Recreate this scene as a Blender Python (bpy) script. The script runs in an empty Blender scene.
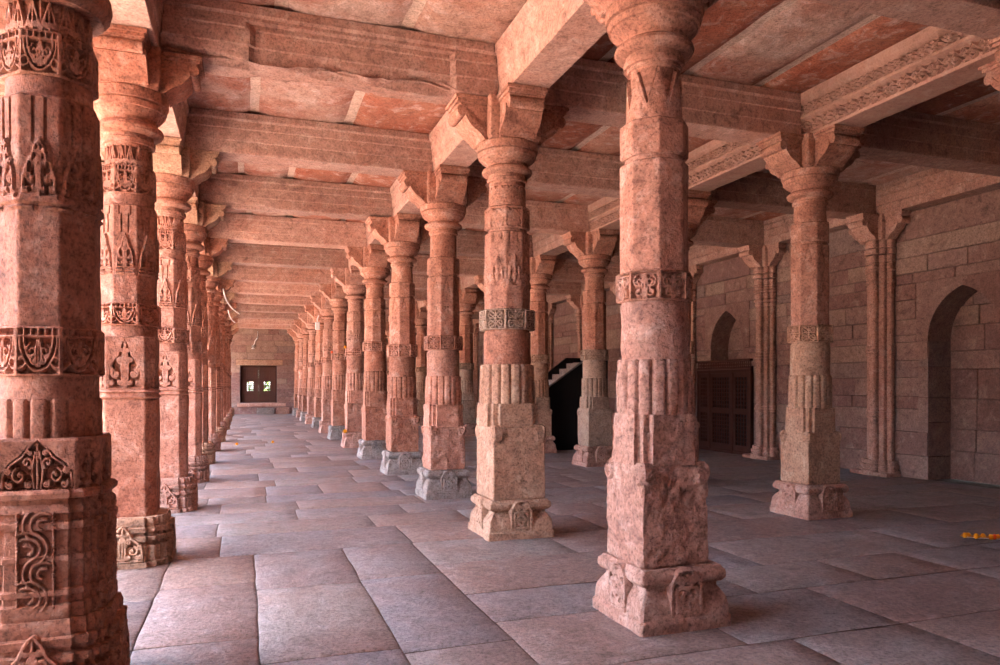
import bpy, math, random
import numpy as np
from mathutils import Vector

S = 1.6                      # metres per unit of eye height; geometry below is written in eye heights
scene = bpy.context.scene
COL = scene.collection

# ------------------------------------------------------------------ camera
cam_d = bpy.data.cameras.new('camera')
cam = bpy.data.objects.new('camera', cam_d)
COL.objects.link(cam)
cam.location = (0, 0, S)
cam.rotation_euler = (math.radians(90), 0, -math.atan(254.6 / 734.0))
cam_d.sensor_fit = 'HORIZONTAL'
cam_d.sensor_width = 36.0
cam_d.lens = 734.0 / 1000.0 * 36.0
cam_d.shift_y = 0.053
cam_d.clip_end = 400
scene.camera = cam

# ------------------------------------------------------------------ light
world = bpy.data.worlds.new('sky')
scene.world = world
world.use_nodes = True
wn = world.node_tree.nodes
wl = world.node_tree.links
wn.clear()
w_out = wn.new('ShaderNodeOutputWorld')
w_bg = wn.new('ShaderNodeBackground')
w_sky = wn.new('ShaderNodeTexSky')
w_sky.sky_type = 'NISHITA'
w_sky.sun_disc = False
w_sky.sun_elevation = math.radians(62)
w_sky.sun_rotation = math.radians(-100)
w_sky.dust_density = 2.5
w_bg.inputs['Strength'].default_value = 0.55
wl.new(w_sky.outputs[0], w_bg.inputs['Color'])
wl.new(w_bg.outputs[0], w_out.inputs['Surface'])
sun_d = bpy.data.lights.new('sun', 'SUN')
sun_d.energy = 10.0
sun_d.angle = math.radians(0.6)
sun_d.color = (1.0, 0.93, 0.82)
sun = bpy.data.objects.new('sun', sun_d)
COL.objects.link(sun)
sun.location = (-20, -10, 40)
sun.rotation_euler = Vector((0.46, 0.16, -0.87)).to_track_quat('-Z', 'Y').to_euler()
scene.view_settings.view_transform = 'Standard'
scene.view_settings.look = 'None'
scene.view_settings.gamma = 1.0
scene.view_settings.use_curve_mapping = False
scene.view_settings.exposure = 3.5
scene.cycles.max_bounces = 10
scene.cycles.diffuse_bounces = 7
scene.cycles.use_denoising = True

# ------------------------------------------------------------------ layout (eye heights)
XA, XB, XC, XD, XZ = -0.59, 1.70, 4.146, 6.70, -2.95
WALL = 6.80
YR = [2.785, 4.67, 6.473, 8.33, 10.2, 12.1, 14.05, 15.95, 17.9, 19.83, 21.8, 23.74, 25.6]
YEND = 27.0
YBACK = -2.4
ZB, ZC = 2.89, 3.21          # beam underside, ceiling
BW = 0.13                    # half width of a beam

# ------------------------------------------------------------------ numpy helpers
def vnoise(P, seed=0):
    P = np.asarray(P, float) + seed * 17.31
    i = np.floor(P).astype(np.int64)
    f = P - i
    f = f * f * (3 - 2 * f)
    def h(dx, dy, dz):
        n = ((i[..., 0] + dx) * 374761393 + (i[..., 1] + dy) * 668265263 + (i[..., 2] + dz) * 2147483647 + seed * 1274126177) & 0xffffffff
        n = ((n ^ (n >> 13)) * 1274126177) & 0xffffffff
        n = ((n ^ (n >> 15)) * 2246822519) & 0xffffffff
        return ((n ^ (n >> 16)) & 0xffff) / 65535.0
    x, y, z = f[..., 0], f[..., 1], f[..., 2]
    a = h(0, 0, 0) * (1 - x) + h(1, 0, 0) * x
    b = h(0, 1, 0) * (1 - x) + h(1, 1, 0) * x
    c = h(0, 0, 1) * (1 - x) + h(1, 0, 1) * x
    d = h(0, 1, 1) * (1 - x) + h(1, 1, 1) * x
    return ((a * (1 - y) + b * y) * (1 - z) + (c * (1 - y) + d * y) * z) * 2 - 1

def fbm(P, sc, seed=0, oct=4):
    r = 0
    a = 1.0
    for k in range(oct):
        r = r + a * vnoise(np.asarray(P) * sc, seed + k)
        a *= .5
        sc *= 2.1
    return r

class MB:
    def __init__(s):
        s.v, s.f, s.n, s.rnd = [], [], 0, []
    def add(s, V, F, r=None):
        V = np.asarray(V, float).reshape(-1, 3)
        s.v.append(V)
        for q in F:
            s.f.append(tuple(int(i) + s.n for i in q))
        s.rnd += [(random.random() if r is None else r)] * len(F)
        s.n += len(V)
    def grid(s, P, closed=False, cap0=False, cap1=False, r=.5):
        nr, nc = P.shape[:2]
        F = []
        for i in range(nr - 1):
            for j in range(nc if closed else nc - 1):
                k = (j + 1) % nc
                F.append((i * nc + j, i * nc + k, (i + 1) * nc + k, (i + 1) * nc + j))
        if cap0:
            F.append(tuple(range(nc))[::-1])
        if cap1:
            F.append(tuple((nr - 1) * nc + j for j in range(nc)))
        s.add(P.reshape(-1, 3), F, r)
    def box(s, x0, y0, z0, x1, y1, z1, b=0.0, r=None):
        if b <= 0:
            V = [(x, y, z) for z in (z0, z1) for y in (y0, y1) for x in (x0, x1)]
            s.add(V, [(0, 2, 3, 1), (4, 5, 7, 6), (0, 1, 5, 4), (2, 6, 7, 3), (0, 4, 6, 2), (1, 3, 7, 5)], r)
            return
        ring = lambda e, z: [(x0 + e + b, y0 + e, z), (x1 - e - b, y0 + e, z), (x1 - e, y0 + e + b, z), (x1 - e, y1 - e - b, z),
                             (x1 - e - b, y1 - e, z), (x0 + e + b, y1 - e, z), (x0 + e, y1 - e - b, z), (x0 + e, y0 + e + b, z)]
        P = np.array([ring(b, z0), ring(0, z0 + b), ring(0, z1 - b), ring(b, z1)])
        s.grid(P, True, True, True, random.random() if r is None else r)
    def tube(s, pts, rad, n=8, r=.5):
        pts = [Vector(p) for p in pts]
        rings = []
        for i, p in enumerate(pts):
            t = (pts[min(i + 1, len(pts) - 1)] - pts[max(i - 1, 0)]).normalized()
            a = t.cross(Vector((0, 0, 1)))
            if a.length < 1e-3:
                a = t.cross(Vector((1, 0, 0)))
            a.normalize()
            b = a.cross(t)
            rr = rad[i] if hasattr(rad, '__len__') else rad
            rings.append([tuple(p + (a * math.cos(q) + b * math.sin(q)) * rr) for q in [2 * math.pi * k / n for k in range(n)]])
        s.grid(np.array(rings), True, True, True, r)
    def prism(s, poly, axis, a0, a1, r=.5):
        """poly = list of 2D points, extruded along axis from a0 to a1"""
        n = len(poly)
        mk = {'x': lambda p, a: (a, p[0], p[1]), 'y': lambda p, a: (p[0], a, p[1]), 'z': lambda p, a: (p[0], p[1], a)}[axis]
        V = [mk(p, a0) for p in poly] + [mk(p, a1) for p in poly]
        F = [tuple(range(n))[::-1], tuple(range(n, 2 * n))] + [(i, (i + 1) % n, n + (i + 1) % n, n + i) for i in range(n)]
        s.add(V, F, r)
    def mesh(s, name, mat, smooth=True, ang=38):
        V = np.concatenate(s.v) * S
        me = bpy.data.meshes.new(name)
        me.from_pydata(V.tolist(), [], s.f)
        at = me.attributes.new('rnd', 'FLOAT', 'FACE')
        at.data.foreach_set('value', np.array(s.rnd, dtype=np.float32))
        me.materials.append(mat)
        import bmesh
        bm = bmesh.new()
        bm.from_mesh(me)
        bmesh.ops.recalc_face_normals(bm, faces=bm.faces)
        bm.to_mesh(me)
        bm.free()
        if smooth:
            me.polygons.foreach_set('use_smooth', [True] * len(me.polygons))
            me.set_sharp_from_angle(angle=math.radians(ang))
        me.update()
        return me
    def obj(s, name, mat, parent=None, loc=(0, 0, 0), **kw):
        o = bpy.data.objects.new(name, s.mesh(name, mat, **kw))
        COL.objects.link(o)
        o.location = tuple(c * S for c in loc)
        if parent:
            o.parent = parent
        return o

def tag(o, label=None, cat=None, group=None, kind=None):
    if label: o['label'] = label
    if cat: o['category'] = cat
    if group: o['group'] = group
    if kind: o['kind'] = kind
    return o

def empty(name, loc, rz=0):
    o = bpy.data.objects.new(name, None)
    COL.objects.link(o)
    o.location = tuple(c * S for c in loc)
    o.rotation_euler.z = rz
    o.empty_display_size = .2
    return o

def copy_tree(o, parent=None):
    c = o.copy()
    COL.objects.link(c)
    if parent:
        c.parent = parent
    for ch in list(o.children):
        copy_tree(ch, c)
    return c

# ------------------------------------------------------------------ materials
def nodes(name):
    m = bpy.data.materials.new(name)
    m.use_nodes = True
    nt = m.node_tree
    b = nt.nodes['Principled BSDF']
    return m, nt, b

def N(nt, t, **kw):
    n = nt.nodes.new(t)
    for k, v in kw.items():
        setattr(n, k, v)
    return n

def ramp(nt, src, stops):
    r = N(nt, 'ShaderNodeValToRGB')
    e = r.color_ramp.elements
    while len(e) < len(stops):
        e.new(.5)
    for q, (p, c) in zip(e, stops):
        q.position = p
        q.color = (*c, 1) if len(c) == 3 else c
    nt.links.new(src, r.inputs[0])
    return r.outputs[0]

def mix(nt, fac, a, b, mode='MIX'):
    m = N(nt, 'ShaderNodeMix', data_type='RGBA', blend_type=mode)
    for sock, v in ((m.inputs[0], fac), (m.inputs[6], a), (m.inputs[7], b)):
        if hasattr(v, 'is_linked'):
            nt.links.new(v, sock)
        elif isinstance(v, (int, float)):
            sock.default_value = v
        else:
            sock.default_value = (*v, 1)
    return m.outputs[2]

def noise(nt, vec, scale, detail=6, rough=.6, dist=0.0):
    n = N(nt, 'ShaderNodeTexNoise')
    n.inputs['Scale'].default_value = scale
    n.inputs['Detail'].default_value = detail
    n.inputs['Roughness'].default_value = rough
    n.inputs['Distortion'].default_value = dist
    nt.links.new(vec, n.inputs['Vector'])
    return n.outputs[0]

def mathn(nt, op, a, b):
    m = N(nt, 'ShaderNodeMath', operation=op)
    for sock, v in ((m.inputs[0], a), (m.inputs[1], b)):
        if hasattr(v, 'is_linked'):
            nt.links.new(v, sock)
        else:
            sock.default_value = v
    return m.outputs[0]

def stone(name, base, alt, pale, dark, patch=.5, blocks=None, rough=.85, bump=1.0, scale=1.0, vary=.35, grain=.8):
    """weathered sandstone: large patches of alt over base, pale bloom, dark specks; blocks = colour list chosen per block"""
    m, nt, b = nodes(name)
    tc = N(nt, 'ShaderNodeTexCoord')
    oi = N(nt, 'ShaderNodeObjectInfo')
    at = N(nt, 'ShaderNodeAttribute', attribute_name='rnd')
    off = mathn(nt, 'ADD', mathn(nt, 'MULTIPLY', oi.outputs['Random'], 37.0), mathn(nt, 'MULTIPLY', at.outputs['Fac'], 53.0))
    va = N(nt, 'ShaderNodeVectorMath', operation='ADD')
    nt.links.new(tc.outputs['Object'], va.inputs[0])
    nt.links.new(off, va.inputs[1])
    v = va.outputs[0]
    big = noise(nt, v, 1.1 * scale, 5, .62, .4)
    med = noise(nt, v, 5.0 * scale, 8, .7, .6)
    fine = noise(nt, v, 42.0 * scale, 6, .75)
    c0 = base
    if blocks:
        n = len(blocks)
        c0 = ramp(nt, at.outputs['Fac'], [(i / n, c) for i, c in enumerate(blocks)])
        c0.node.color_ramp.interpolation = 'CONSTANT'
    f1 = ramp(nt, big, [(.5 - .12 * patch, (0, 0, 0)), (.5 + .16, (1, 1, 1))])
    c = mix(nt, mathn(nt, 'MULTIPLY', f1, patch), c0, alt)
    f2 = ramp(nt, med, [(.52, (0, 0, 0)), (.72, (1, 1, 1))])
    c = mix(nt, mathn(nt, 'MULTIPLY', f2, .75), c, pale)
    f3 = ramp(nt, med, [(.30, (1, 1, 1)), (.45, (0, 0, 0))])
    c = mix(nt, mathn(nt, 'MULTIPLY', f3, .7), c, dark)
    f4 = ramp(nt, fine, [(.36, (.30, .27, .25)), (.48, (.98, .98, .98)), (.64, (1.35, 1.34, 1.32))])
    c = mix(nt, .75 * grain, c, f4, 'MULTIPLY')
    mid = noise(nt, v, 14.0 * scale, 5, .7, .3)
    f5 = ramp(nt, mid, [(.32, (.55, .52, .50)), (.5, (1, 1, 1)), (.68, (1.22, 1.2, 1.18))])
    c = mix(nt, .7 * grain, c, f5, 'MULTIPLY')
    hs = N(nt, 'ShaderNodeHueSaturation')
    val = N(nt, 'ShaderNodeMapRange')
    nt.links.new(oi.outputs['Random'], val.inputs[0])
    val.inputs[3].default_value = 1 - vary * .5
    val.inputs[4].default_value = 1 + vary * .4
    nt.links.new(val.outputs[0], hs.inputs['Value'])
    nt.links.new(c, hs.inputs['Color'])
    nt.links.new(hs.outputs[0], b.inputs['Base Color'])
    b.inputs['Roughness'].default_value = rough
    b.inputs['Specular IOR Level'].default_value = .3
    hgt = mathn(nt, 'ADD', mathn(nt, 'ADD', mathn(nt, 'MULTIPLY', med, .6), mathn(nt, 'MULTIPLY', mid, .35)), mathn(nt, 'MULTIPLY', fine, .3))
    vo = N(nt, 'ShaderNodeTexVoronoi')
    vo.inputs['Scale'].default_value = 26 * scale
    nt.links.new(v, vo.inputs['Vector'])
    pit = ramp(nt, vo.outputs['Distance'], [(.0, (0, 0, 0)), (.22, (1, 1, 1))])
    hgt = mathn(nt, 'ADD', hgt, mathn(nt, 'MULTIPLY', pit, .12))
    bp = N(nt, 'ShaderNodeBump')
    bp.inputs['Strength'].default_value = bump
    bp.inputs['Distance'].default_value = .03
    nt.links.new(hgt, bp.inputs['Height'])
    nt.links.new(bp.outputs[0], b.inputs['Normal'])
    return m

PINK = stone('pink_sandstone', (.38, .182, .122), (.31, .105, .062), (.58, .38, .30), (.11, .042, .028), grain=1)
RED = stone('red_sandstone', (.33, .138, .084), (.27, .085, .047), (.52, .31, .23), (.09, .036, .024), grain=1)
ROSE = stone('rose_sandstone', (.38, .205, .15), (.31, .125, .08), (.52, .36, .29), (.13, .065, .05), grain=1)
TAN = stone('tan_sandstone', (.38, .22, .14), (.33, .145, .085), (.52, .37, .255), (.14, .078, .05), grain=1)
GREY = stone('grey_sandstone', (.23, .185, .16), (.25, .165, .13), (.34, .29, .26), (.09, .066, .056), grain=1)
BUFF = stone('buff_sandstone', (.31, .21, .15), (.29, .16, .11), (.43, .32, .25), (.12, .075, .055), grain=1)
BEAM = stone('beam_sandstone', (.37, .215, .165), (.34, .15, .10), (.52, .37, .30), (.12, .065, .05), vary=.55, patch=.6, bump=.7, grain=.85)
CARVED = stone('carved_sandstone', (.40, .225, .165), (.36, .17, .12), (.50, .34, .27), (.16, .085, .065), patch=.5, bump=.4, grain=.4)
FLOOR = stone('floor_flagstone', (.19, .135, .12), (.175, .105, .088), (.27, .23, .22), (.06, .04, .036), patch=.6, rough=.5, bump=.8, grain=1.1,
              blocks=[(.18, .145, .135), (.165, .143, .142), (.19, .135, .118), (.155, .14, .146), (.18, .15, .14), (.175, .126, .115), (.205, .175, .162)])
WALLM = stone('wall_ashlar', (.4, .22, .17), (.20, .10, .075), (.34, .235, .19), (.075, .04, .031), patch=.5, vary=0, grain=.9,
              blocks=[(.225, .125, .097), (.25, .15, .118), (.20, .105, .082), (.275, .18, .135), (.235, .14, .11), (.19, .10, .083), (.22, .145, .12)])
CEIL = stone('ceiling_slab', (.46, .2, .15), (.33, .085, .04), (.64, .50, .44), (.13, .05, .032), patch=.85, vary=0, bump=.9, grain=.8,
             blocks=[(.42, .225, .16), (.38, .165, .105), (.46, .305, .24), (.35, .135, .082), (.44, .26, .19)])
MORTAR = stone('pale_mortar', (.58, .42, .33), (.55, .36, .27), (.66, .52, .43), (.36, .24, .18), vary=0)
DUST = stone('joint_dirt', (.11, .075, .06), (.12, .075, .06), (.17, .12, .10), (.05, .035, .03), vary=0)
COURT = stone('courtyard_paving', (.60, .44, .34), (.55, .38, .28), (.66, .53, .43), (.40, .28, .20), vary=0)

def plain(name, col, rough=.6, metal=0, nz=.25, sc=12):
    m, nt, b = nodes(name)
    tc = N(nt, 'ShaderNodeTexCoord')
    f = noise(nt, tc.outputs['Object'], sc, 5, .65)
    c = mix(nt, f, tuple(x * (1 - nz) for x in col), tuple(min(1, x * (1 + nz)) for x in col))
    nt.links.new(c, b.inputs['Base Color'])
    b.inputs['Roughness'].default_value = rough
    b.inputs['Specular IOR Level'].default_value = .15
    b.inputs['Metallic'].default_value = metal
    return m

WOOD = plain('dark_wood', (.045, .015, .010), .8)
WOOD2 = plain('brown_wood', (.075, .03, .02), .7)
BLACK = plain('near_black', (.012, .011, .011), .55)  # even near-black for the stair sides and the lattice backing
WHITE = plain('white_plastic', (.7, .68, .65), .5, nz=.05)
MARI = plain('marigold_petals', (.85, .36, .01), .7, nz=.3, sc=60)
MARIR = plain('red_petals', (.75, .10, .02), .7, nz=.3, sc=60)
LEAF = plain('green_leaves', (.10, .22, .04), .6, nz=.4)

# ------------------------------------------------------------------ carved relief patterns
def spiral(cx, cy, r0, r1, a0, a1, n=40):
    t = np.linspace(0, 1, n)
    r = r0 + (r1 - r0) * t
    a = np.radians(a0 + (a1 - a0) * t)
    return np.stack([cx + r * np.cos(a), cy + r * np.sin(a)], 1)

def line(*pts, n=24):
    out = []
    for p, q in zip(pts[:-1], pts[1:]):
        t = np.linspace(0, 1, n)[:, None]
        out.append(np.array(p) * (1 - t) + np.array(q) * t)
    return np.concatenate(out)

def mirror(sts):
    return sts + [s * np.array([-1, 1]) for s in sts]

def dist_to(X, Y, strokes):
    D = np.full(X.shape, 9.0)
    for st in strokes:
        st = np.asarray(st)
        for c in range(0, len(st), 40):
            q = st[c:c + 40]
            d = np.min((X[..., None] - q[:, 0]) ** 2 + (Y[..., None] - q[:, 1]) ** 2, -1)
            D = np.minimum(D, np.sqrt(d))
    return D

def carve(strokes_fn, width=.045, depth=.016, soft=.03, region=None):
    """strokes stand at the surface, the ground around them is cut back"""
    cache = {}
    def f(face, u, v, a):
        key = (round(a, 3), u.shape)
        if key not in cache:
            X, Y = u * a, v
            D = dist_to(X, Y, strokes_fn(a))
            mk = np.clip((width + soft - D) / soft, 0, 1)
            cut = -(1 - mk)
            if region is not None:
                cut = cut * region(X, Y, a)
            e = np.minimum(np.minimum(1 - np.abs(u), .5) * a * 8, 1)
            cache[key] = cut * depth * np.clip(e, 0, 1)
        return cache[key]
    return f

def st_band(a):
    s = []
    w = min(a, 1.4)
    s += mirror([spiral(w * .42, .62, .05, .2, 0, 420), spiral(w * .42, .28, .04, .16, 180, -220),
                 line((w * .12, .1), (w * .2, .5), (w * .1, .8)), spiral(w * .8, .5, .12, .3, 120, 250)])
    s += [line((0, .12), (0, .8)), line((-a, .03), (a, .03)), line((-a, .97), (a, .97))]
    return s

def st_loop(a):
    w = a * .88
    t = np.linspace(math.pi, 2 * math.pi, 50)
    s = [np.stack([w * np.cos(t), .78 + .68 * np.sin(t)], 1), np.stack([w * .78 * np.cos(t), .78 + .54 * np.sin(t)], 1)]
    s += mirror([spiral(w * .36, .5, .03, .13, 0, 430), spiral(w * .25, .3, .02, .08, 90, 430), line((w * .1, .2), (w * .18, .5), (w * .05, .72)),
                 spiral(w * .95, .3, .05, .16, 60, 300)])
    s += [line((0, .2), (0, .7)), line((-a, .02), (a, .02)), line((-a, .8), (a, .8)), line((-a, .98), (a, .98))]
    k = max(3, int(a * 5))
    s += [line((x, .82), (x, .96), n=8) for x in np.linspace(-a, a, 2 * k + 1)]
    return s

def st_petals(a):
    s = []
    w = min(a, 1.2)
    for cx in ((0,) if a < 1.15 else (-a * .5, a * .5)):
        ww = w if a < 1.15 else a * .5
        for sx in (-1, 1):
            for sy in (-1, 1):
                t = np.linspace(0, 2 * math.pi, 30)
                s.append(np.stack([cx + sx * ww * .42 + ww * .3 * np.cos(t), .5 + sy * .22 + .15 * np.sin(t) * (1 + .4 * np.cos(t) * sx)], 1))
                s.append(line((cx, .5), (cx + sx * ww * .62, .5 + sy * .26)))
        s.append(line((cx, .12), (cx, .88)))
    s += [line((-a, .03), (a, .03)), line((-a, .97), (a, .97))]
    return s

def st_palmette(a):
    w = a * .92
    k = min(1.0, w / .55)
    og = [(-w, .10), (-w * .97, .34), (-w * .74, .52), (-w * .42, .66), (-w * .28, .82), (0, 1.0)]
    s = [line(*og, n=10), line(*[(-x, y) for x, y in og], n=10)]
    s += mirror([spiral(w * .52, .30, .01, .15 * k, 0, 430), spiral(w * .30, .55, .01, .11 * k, 180, 600), line((w * .1, .08), (w * .16, .4), (w * .06, .75)),
                 spiral(w * .25, .14, .01, .07 * k, 0, 400), spiral(w * .78, .14, .01, .08 * k, 0, 400), spiral(w * .82, .40, .01, .07 * k, 0, 400), spiral(w * .2, .74, .01, .05 * k, 0, 400)])
    s += [line((0, .05), (0, .9)), line((-a, .02), (a, .02))]
    return s

def rg_palmette(X, Y, a):
    t = np.abs(X) / max(a, 1e-6)
    top = np.interp(t, [0, .3, .45, .72, .95, 1], [1.02, .82, .68, .55, .36, .1])
    return (Y < top).astype(float)

def st_leaves(a):
    s = []
    for cx in (-a * .5, a * .5):
        w = a * .45
        s += [line((cx - w, .1), (cx - w * .6, .45), (cx, .95), (cx + w * .6, .45), (cx + w, .1), n=10), line((cx, .1), (cx, .75))]
        s += [spiral(cx + q * w * .42, .25, .02, .12, 0, 400) for q in (-1, 1)]
    s += [line((-a, .03), (a, .03))]
    return s

def st_niche(a):
    w = a * .9
    s = [line((-w, .02), (-w, .72), (-w * .6, .9), (0, .99), (w * .6, .9), (w, .72), (w, .02), (-w, .02)),
         line((-w * .66, .12), (-w * .66, .62), (w * .66, .62), (w * .66, .12), (-w * .66, .12)),
         line((0, .16), (w * .45, .37), (0, .58), (-w * .45, .37), (0, .16))]
    s += mirror([spiral(w * .3, .78, .02, .09, 0, 400), line((w * .08, .37), (w * .2, .37))])
    return s

def st_scroll(a):
    w = a * .8
    s = [line((-w, .04), (-w, .96)), line((w, .04), (w, .96))]
    for k in range(4):
        y = .14 + .24 * k
        q = 1 if k % 2 else -1
        for rr in (.05, .11, .17):
            t = np.radians(np.linspace(60, 250, 24))
            s.append(np.stack([q * w * .45 + q * rr * 1.2 * np.cos(t), y + rr * np.sin(t)], 1))
    return s

def st_curl(a):
    x = a * .80
    return mirror([spiral(x, .86, .012, .075, 0, 500), line((x + .07, .86), (x + .09, .97), n=6)])

def f_curl(face, u, v, a):
    X, Y = u * a, v
    D = dist_to(X, Y, st_curl(a))
    return np.clip((.028 - D) / .015, 0, 1) * .012

def f_vee(face, u, v, a):
    """line motif of a pointed tab with two short bars, incised"""
    X, Y = u * a, v
    st = [line((-a * .5, .78), (0, .95), (a * .5, .78)), line((-a * .6, .5), (a * .6, .5)), line((-a * .3, .44), (0, .52), (a * .3, .44))]
    D = dist_to(X, Y, st)
    return -np.clip((.016 - D) / .01, 0, 1) * .009

def f_leaf_tabs(face, u, v, a):
    """pointed tabs standing proud under a cut-back collar"""
    ph = np.abs(((u * .5 + .5) * 1.0) % 1.0 - .5) * 2
    tip = .92 - .62 * ph
    return np.where(v < tip, 0.0, -.016) + np.where((v > tip) & (v < tip + .06), -.004, 0)

def f_tabs(face, u, v, a):
    X, Y = u * a, v
    d = np.zeros(X.shape)
    k = max(1, round(a / .12))
    ph = (X / a * k) % 1.0
    d -= np.where((np.abs(ph - .5) > .42) & (Y > .25), .012, 0)
    return d

def f_panel(face, u, v, a):
    """plain face with a carved tapering crest at mid height and two bars under it (upper shafts)"""
    Y = (v - .36) / .34
    X = u * a / .34
    ok = (Y > 0) & (Y < 1) & (np.abs(u) < .82)
    aa = .8 * a / .34
    D = dist_to(np.where(ok, X, 9), np.where(ok, Y, 9), st_palmette(aa))
    ins = ok & (rg_palmette(X, Y, aa) > .5)
    r = np.where(ins, np.clip((.045 - D) / .022, 0, 1) * .018 - .006, 0)
    bars = ((np.abs(v - .335) < .012) | (np.abs(v - .30) < .010)) & (np.abs(u) < .9) & (np.abs(u) > .25 * (v > .318))
    r = r + np.where(bars, .012, 0)
    groove = (np.abs(np.abs(u) - .32 - .2 * (v > .9)) < .06) & (v > .72) & (v < .97)
    return r - np.where(groove, .010, 0)

# ------------------------------------------------------------------ outlines (unit apothem)
def poly_outline(pts, bevel, n_per):
    """returns xy, normal, face id, u, halfwidth for points walked round a polygon with small bevels at corners"""
    pts = [np.array(p, float) for p in pts]
    out, nor, fid, us, hw = [], [], [], [], []
    m = len(pts)
    for i in range(m):
        a, b = pts[i], pts[(i + 1) % m]
        L = np.linalg.norm(b - a)
        t = (b - a) / L
        e = min(bevel, L * .3)
        n = max(1, int(round(n_per * L)))
        nn = np.array([t[1], -t[0]])
        for k in range(n + 1):
            q = k / n
            out.append(a + t * (e + (L - 2 * e) * q))
            nor.append(nn)
            fid.append(i)
            us.append(2 * q - 1)
            hw.append(L / 2)
    return dict(xy=np.array(out), n=np.array(nor), f=np.array(fid), u=np.array(us), w=np.array(hw))

def regular(n, rot=0):
    R = 1 / math.cos(math.pi / n)
    return [(R * math.cos(2 * math.pi * (k + .5) / n + rot), R * math.sin(2 * math.pi * (k + .5) / n + rot)) for k in range(n)]

def notched(steps):
    """square with stepped corners; steps = list of (x, y) in one octant pair, symmetric"""
    q = steps
    pts = []
    for k in range(4):
        c, s = [(1, 0), (0, 1), (-1, 0), (0, -1)][k]
        for (x, y) in q:
            pts.append((c * x - s * y, s * x + c * y))
    return pts

SH = {}
def outline(kind, n_per):
    key = (kind, n_per)
    if key in SH:
        return SH[key]
    if kind == 'sq':
        o = poly_outline(notched([(1, -1)]), .04, n_per)
    elif kind == 'oct':
        o = poly_outline(regular(8), .03, n_per)
    elif kind == 'cham':
        o = poly_outline(notched([(1, -.66), (1, .66)]), .03, n_per)
    elif kind == 'cross':
        o = poly_outline(notched([(1, -.64), (1, .64), (.84, .64), (.84, .84), (.64, .84)][:]), .02, n_per)
    elif kind == 'cross2':
        o = poly_outline(notched([(1, -.5), (1, .5), (.9, .5), (.9, .7), (.8, .7), (.8, .8), (.7, .8), (.7, .9), (.5, .9)]), .015, n_per)
    elif kind == 'flute':
        nn = 16 * 10
        t = np.arange(nn) * 2 * math.pi / nn
        ph = (np.arange(nn) % 10) / 10
        r = 1.0 - .085 * np.exp(-((ph - .5) / .13) ** 2)
        # a sixteen-sided rib outline rather than a pure circle
        xy = np.stack([r * np.cos(t), r * np.sin(t)], 1)
        o = dict(xy=xy, n=np.stack([np.cos(t), np.sin(t)], 1), f=(np.arange(nn) // 10), u=ph * 2 - 1, w=np.full(nn, math.pi / 16))
    else:
        per = 36 if n_per > 20 else 12
        nn = per * 8
        t = (np.arange(nn) + .5) * 2 * math.pi / nn
        o = dict(xy=np.stack([np.cos(t), np.sin(t)], 1), n=np.stack([np.cos(t), np.sin(t)], 1), f=(np.arange(nn) // per),
                 u=((np.arange(nn) % per) + .5) / (per / 2) - 1, w=np.full(nn, math.pi / 8))
    SH[key] = o
    return o

def section(mb, kind, rows, dens=6, nz=1, relief=None, nz_amp=0.0, seed=1, cap=True, nsc=9.0, chunk=0.0, rot=0.0):
    """stack an outline through rows of (z, r). nz = subdivisions of each row span."""
    o = outline(kind, dens)
    zs, rs = [], []
    for (z0, r0), (z1, r1) in zip(rows[:-1], rows[1:]):
        k = nz if abs(z1 - z0) > .03 or relief else 1
        for i in range(k):
            zs.append(z0 + (z1 - z0) * i / k)
            rs.append(r0 + (r1 - r0) * i / k)
    zs.append(rows[-1][0]); rs.append(rows[-1][1])
    zs, rs = np.array(zs), np.array(rs)
    Z = np.repeat(zs[:, None], len(o['u']), 1)
    P = np.stack([rs[:, None] * o['xy'][None, :, 0], rs[:, None] * o['xy'][None, :, 1], Z], -1)
    disp = np.zeros(Z.shape)
    if relief is not None:
        h = zs[-1] - zs[0]
        vv = (zs - zs[0]) / h
        fid = o['f']
        for f in np.unique(fid):
            idx = np.where(fid == f)[0]
            a = float(o['w'][idx[0]] * rs.mean() / h)
            if a * h < .02:
                continue
            U, V = np.meshgrid(o['u'][idx], vv)
            d = relief(f, U, V, a)
            if isinstance(d, np.ndarray):
                d = d * np.clip(np.minimum(V, 1 - V) * 40, 0, 1)
            disp[:, idx] += d
    if nz_amp:
        disp += nz_amp * fbm(P, nsc, seed)
    if chunk:
        c = fbm(P, 4.2, seed + 9, 5)
        disp -= chunk * np.clip((c - .25) * 2.2, 0, 1)
    P[..., 0] += disp * o['n'][None, :, 0]
    P[..., 1] += disp * o['n'][None, :, 1]
    if rot:
        c, s = math.cos(rot), math.sin(rot)
        P = np.stack([P[..., 0] * c - P[..., 1] * s, P[..., 0] * s + P[..., 1] * c, P[..., 2]], -1)
    mb.grid(P, True, cap, cap)

def bev(z0, z1, r, e=.008):
    return [(z0, r - e), (z0 + e, r), (z1 - e, r), (z1, r - e)]

# ------------------------------------------------------------------ column pieces
def arm_profile(zb, zt, reach, root):
    h = zt - zb
    p = [(0, zt), (reach, zt), (reach, zt - .2 * h)]
    c = (reach - .02, zt - .36 * h)
    p += [(c[0] + .12 * h * math.cos(math.radians(t)), c[1] + .14 * h * math.sin(math.radians(t))) for t in range(80, -130, -20)]
    x0, z0 = p[-1]
    q = [(x0 - .008, z0 + .03 * h)]
    n = 12
    xs, zs = q[0]
    for i in range(1, n + 1):
        t = i / n
        x = xs + (root - xs) * t
        z = zs + (zb + .06 * h - zs) * (t + .07 * math.sin(2 * math.pi * t))
        q.append((x, z))
    p += q
    p += [(root, zb), (0, zb)]
    return p, q

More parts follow.
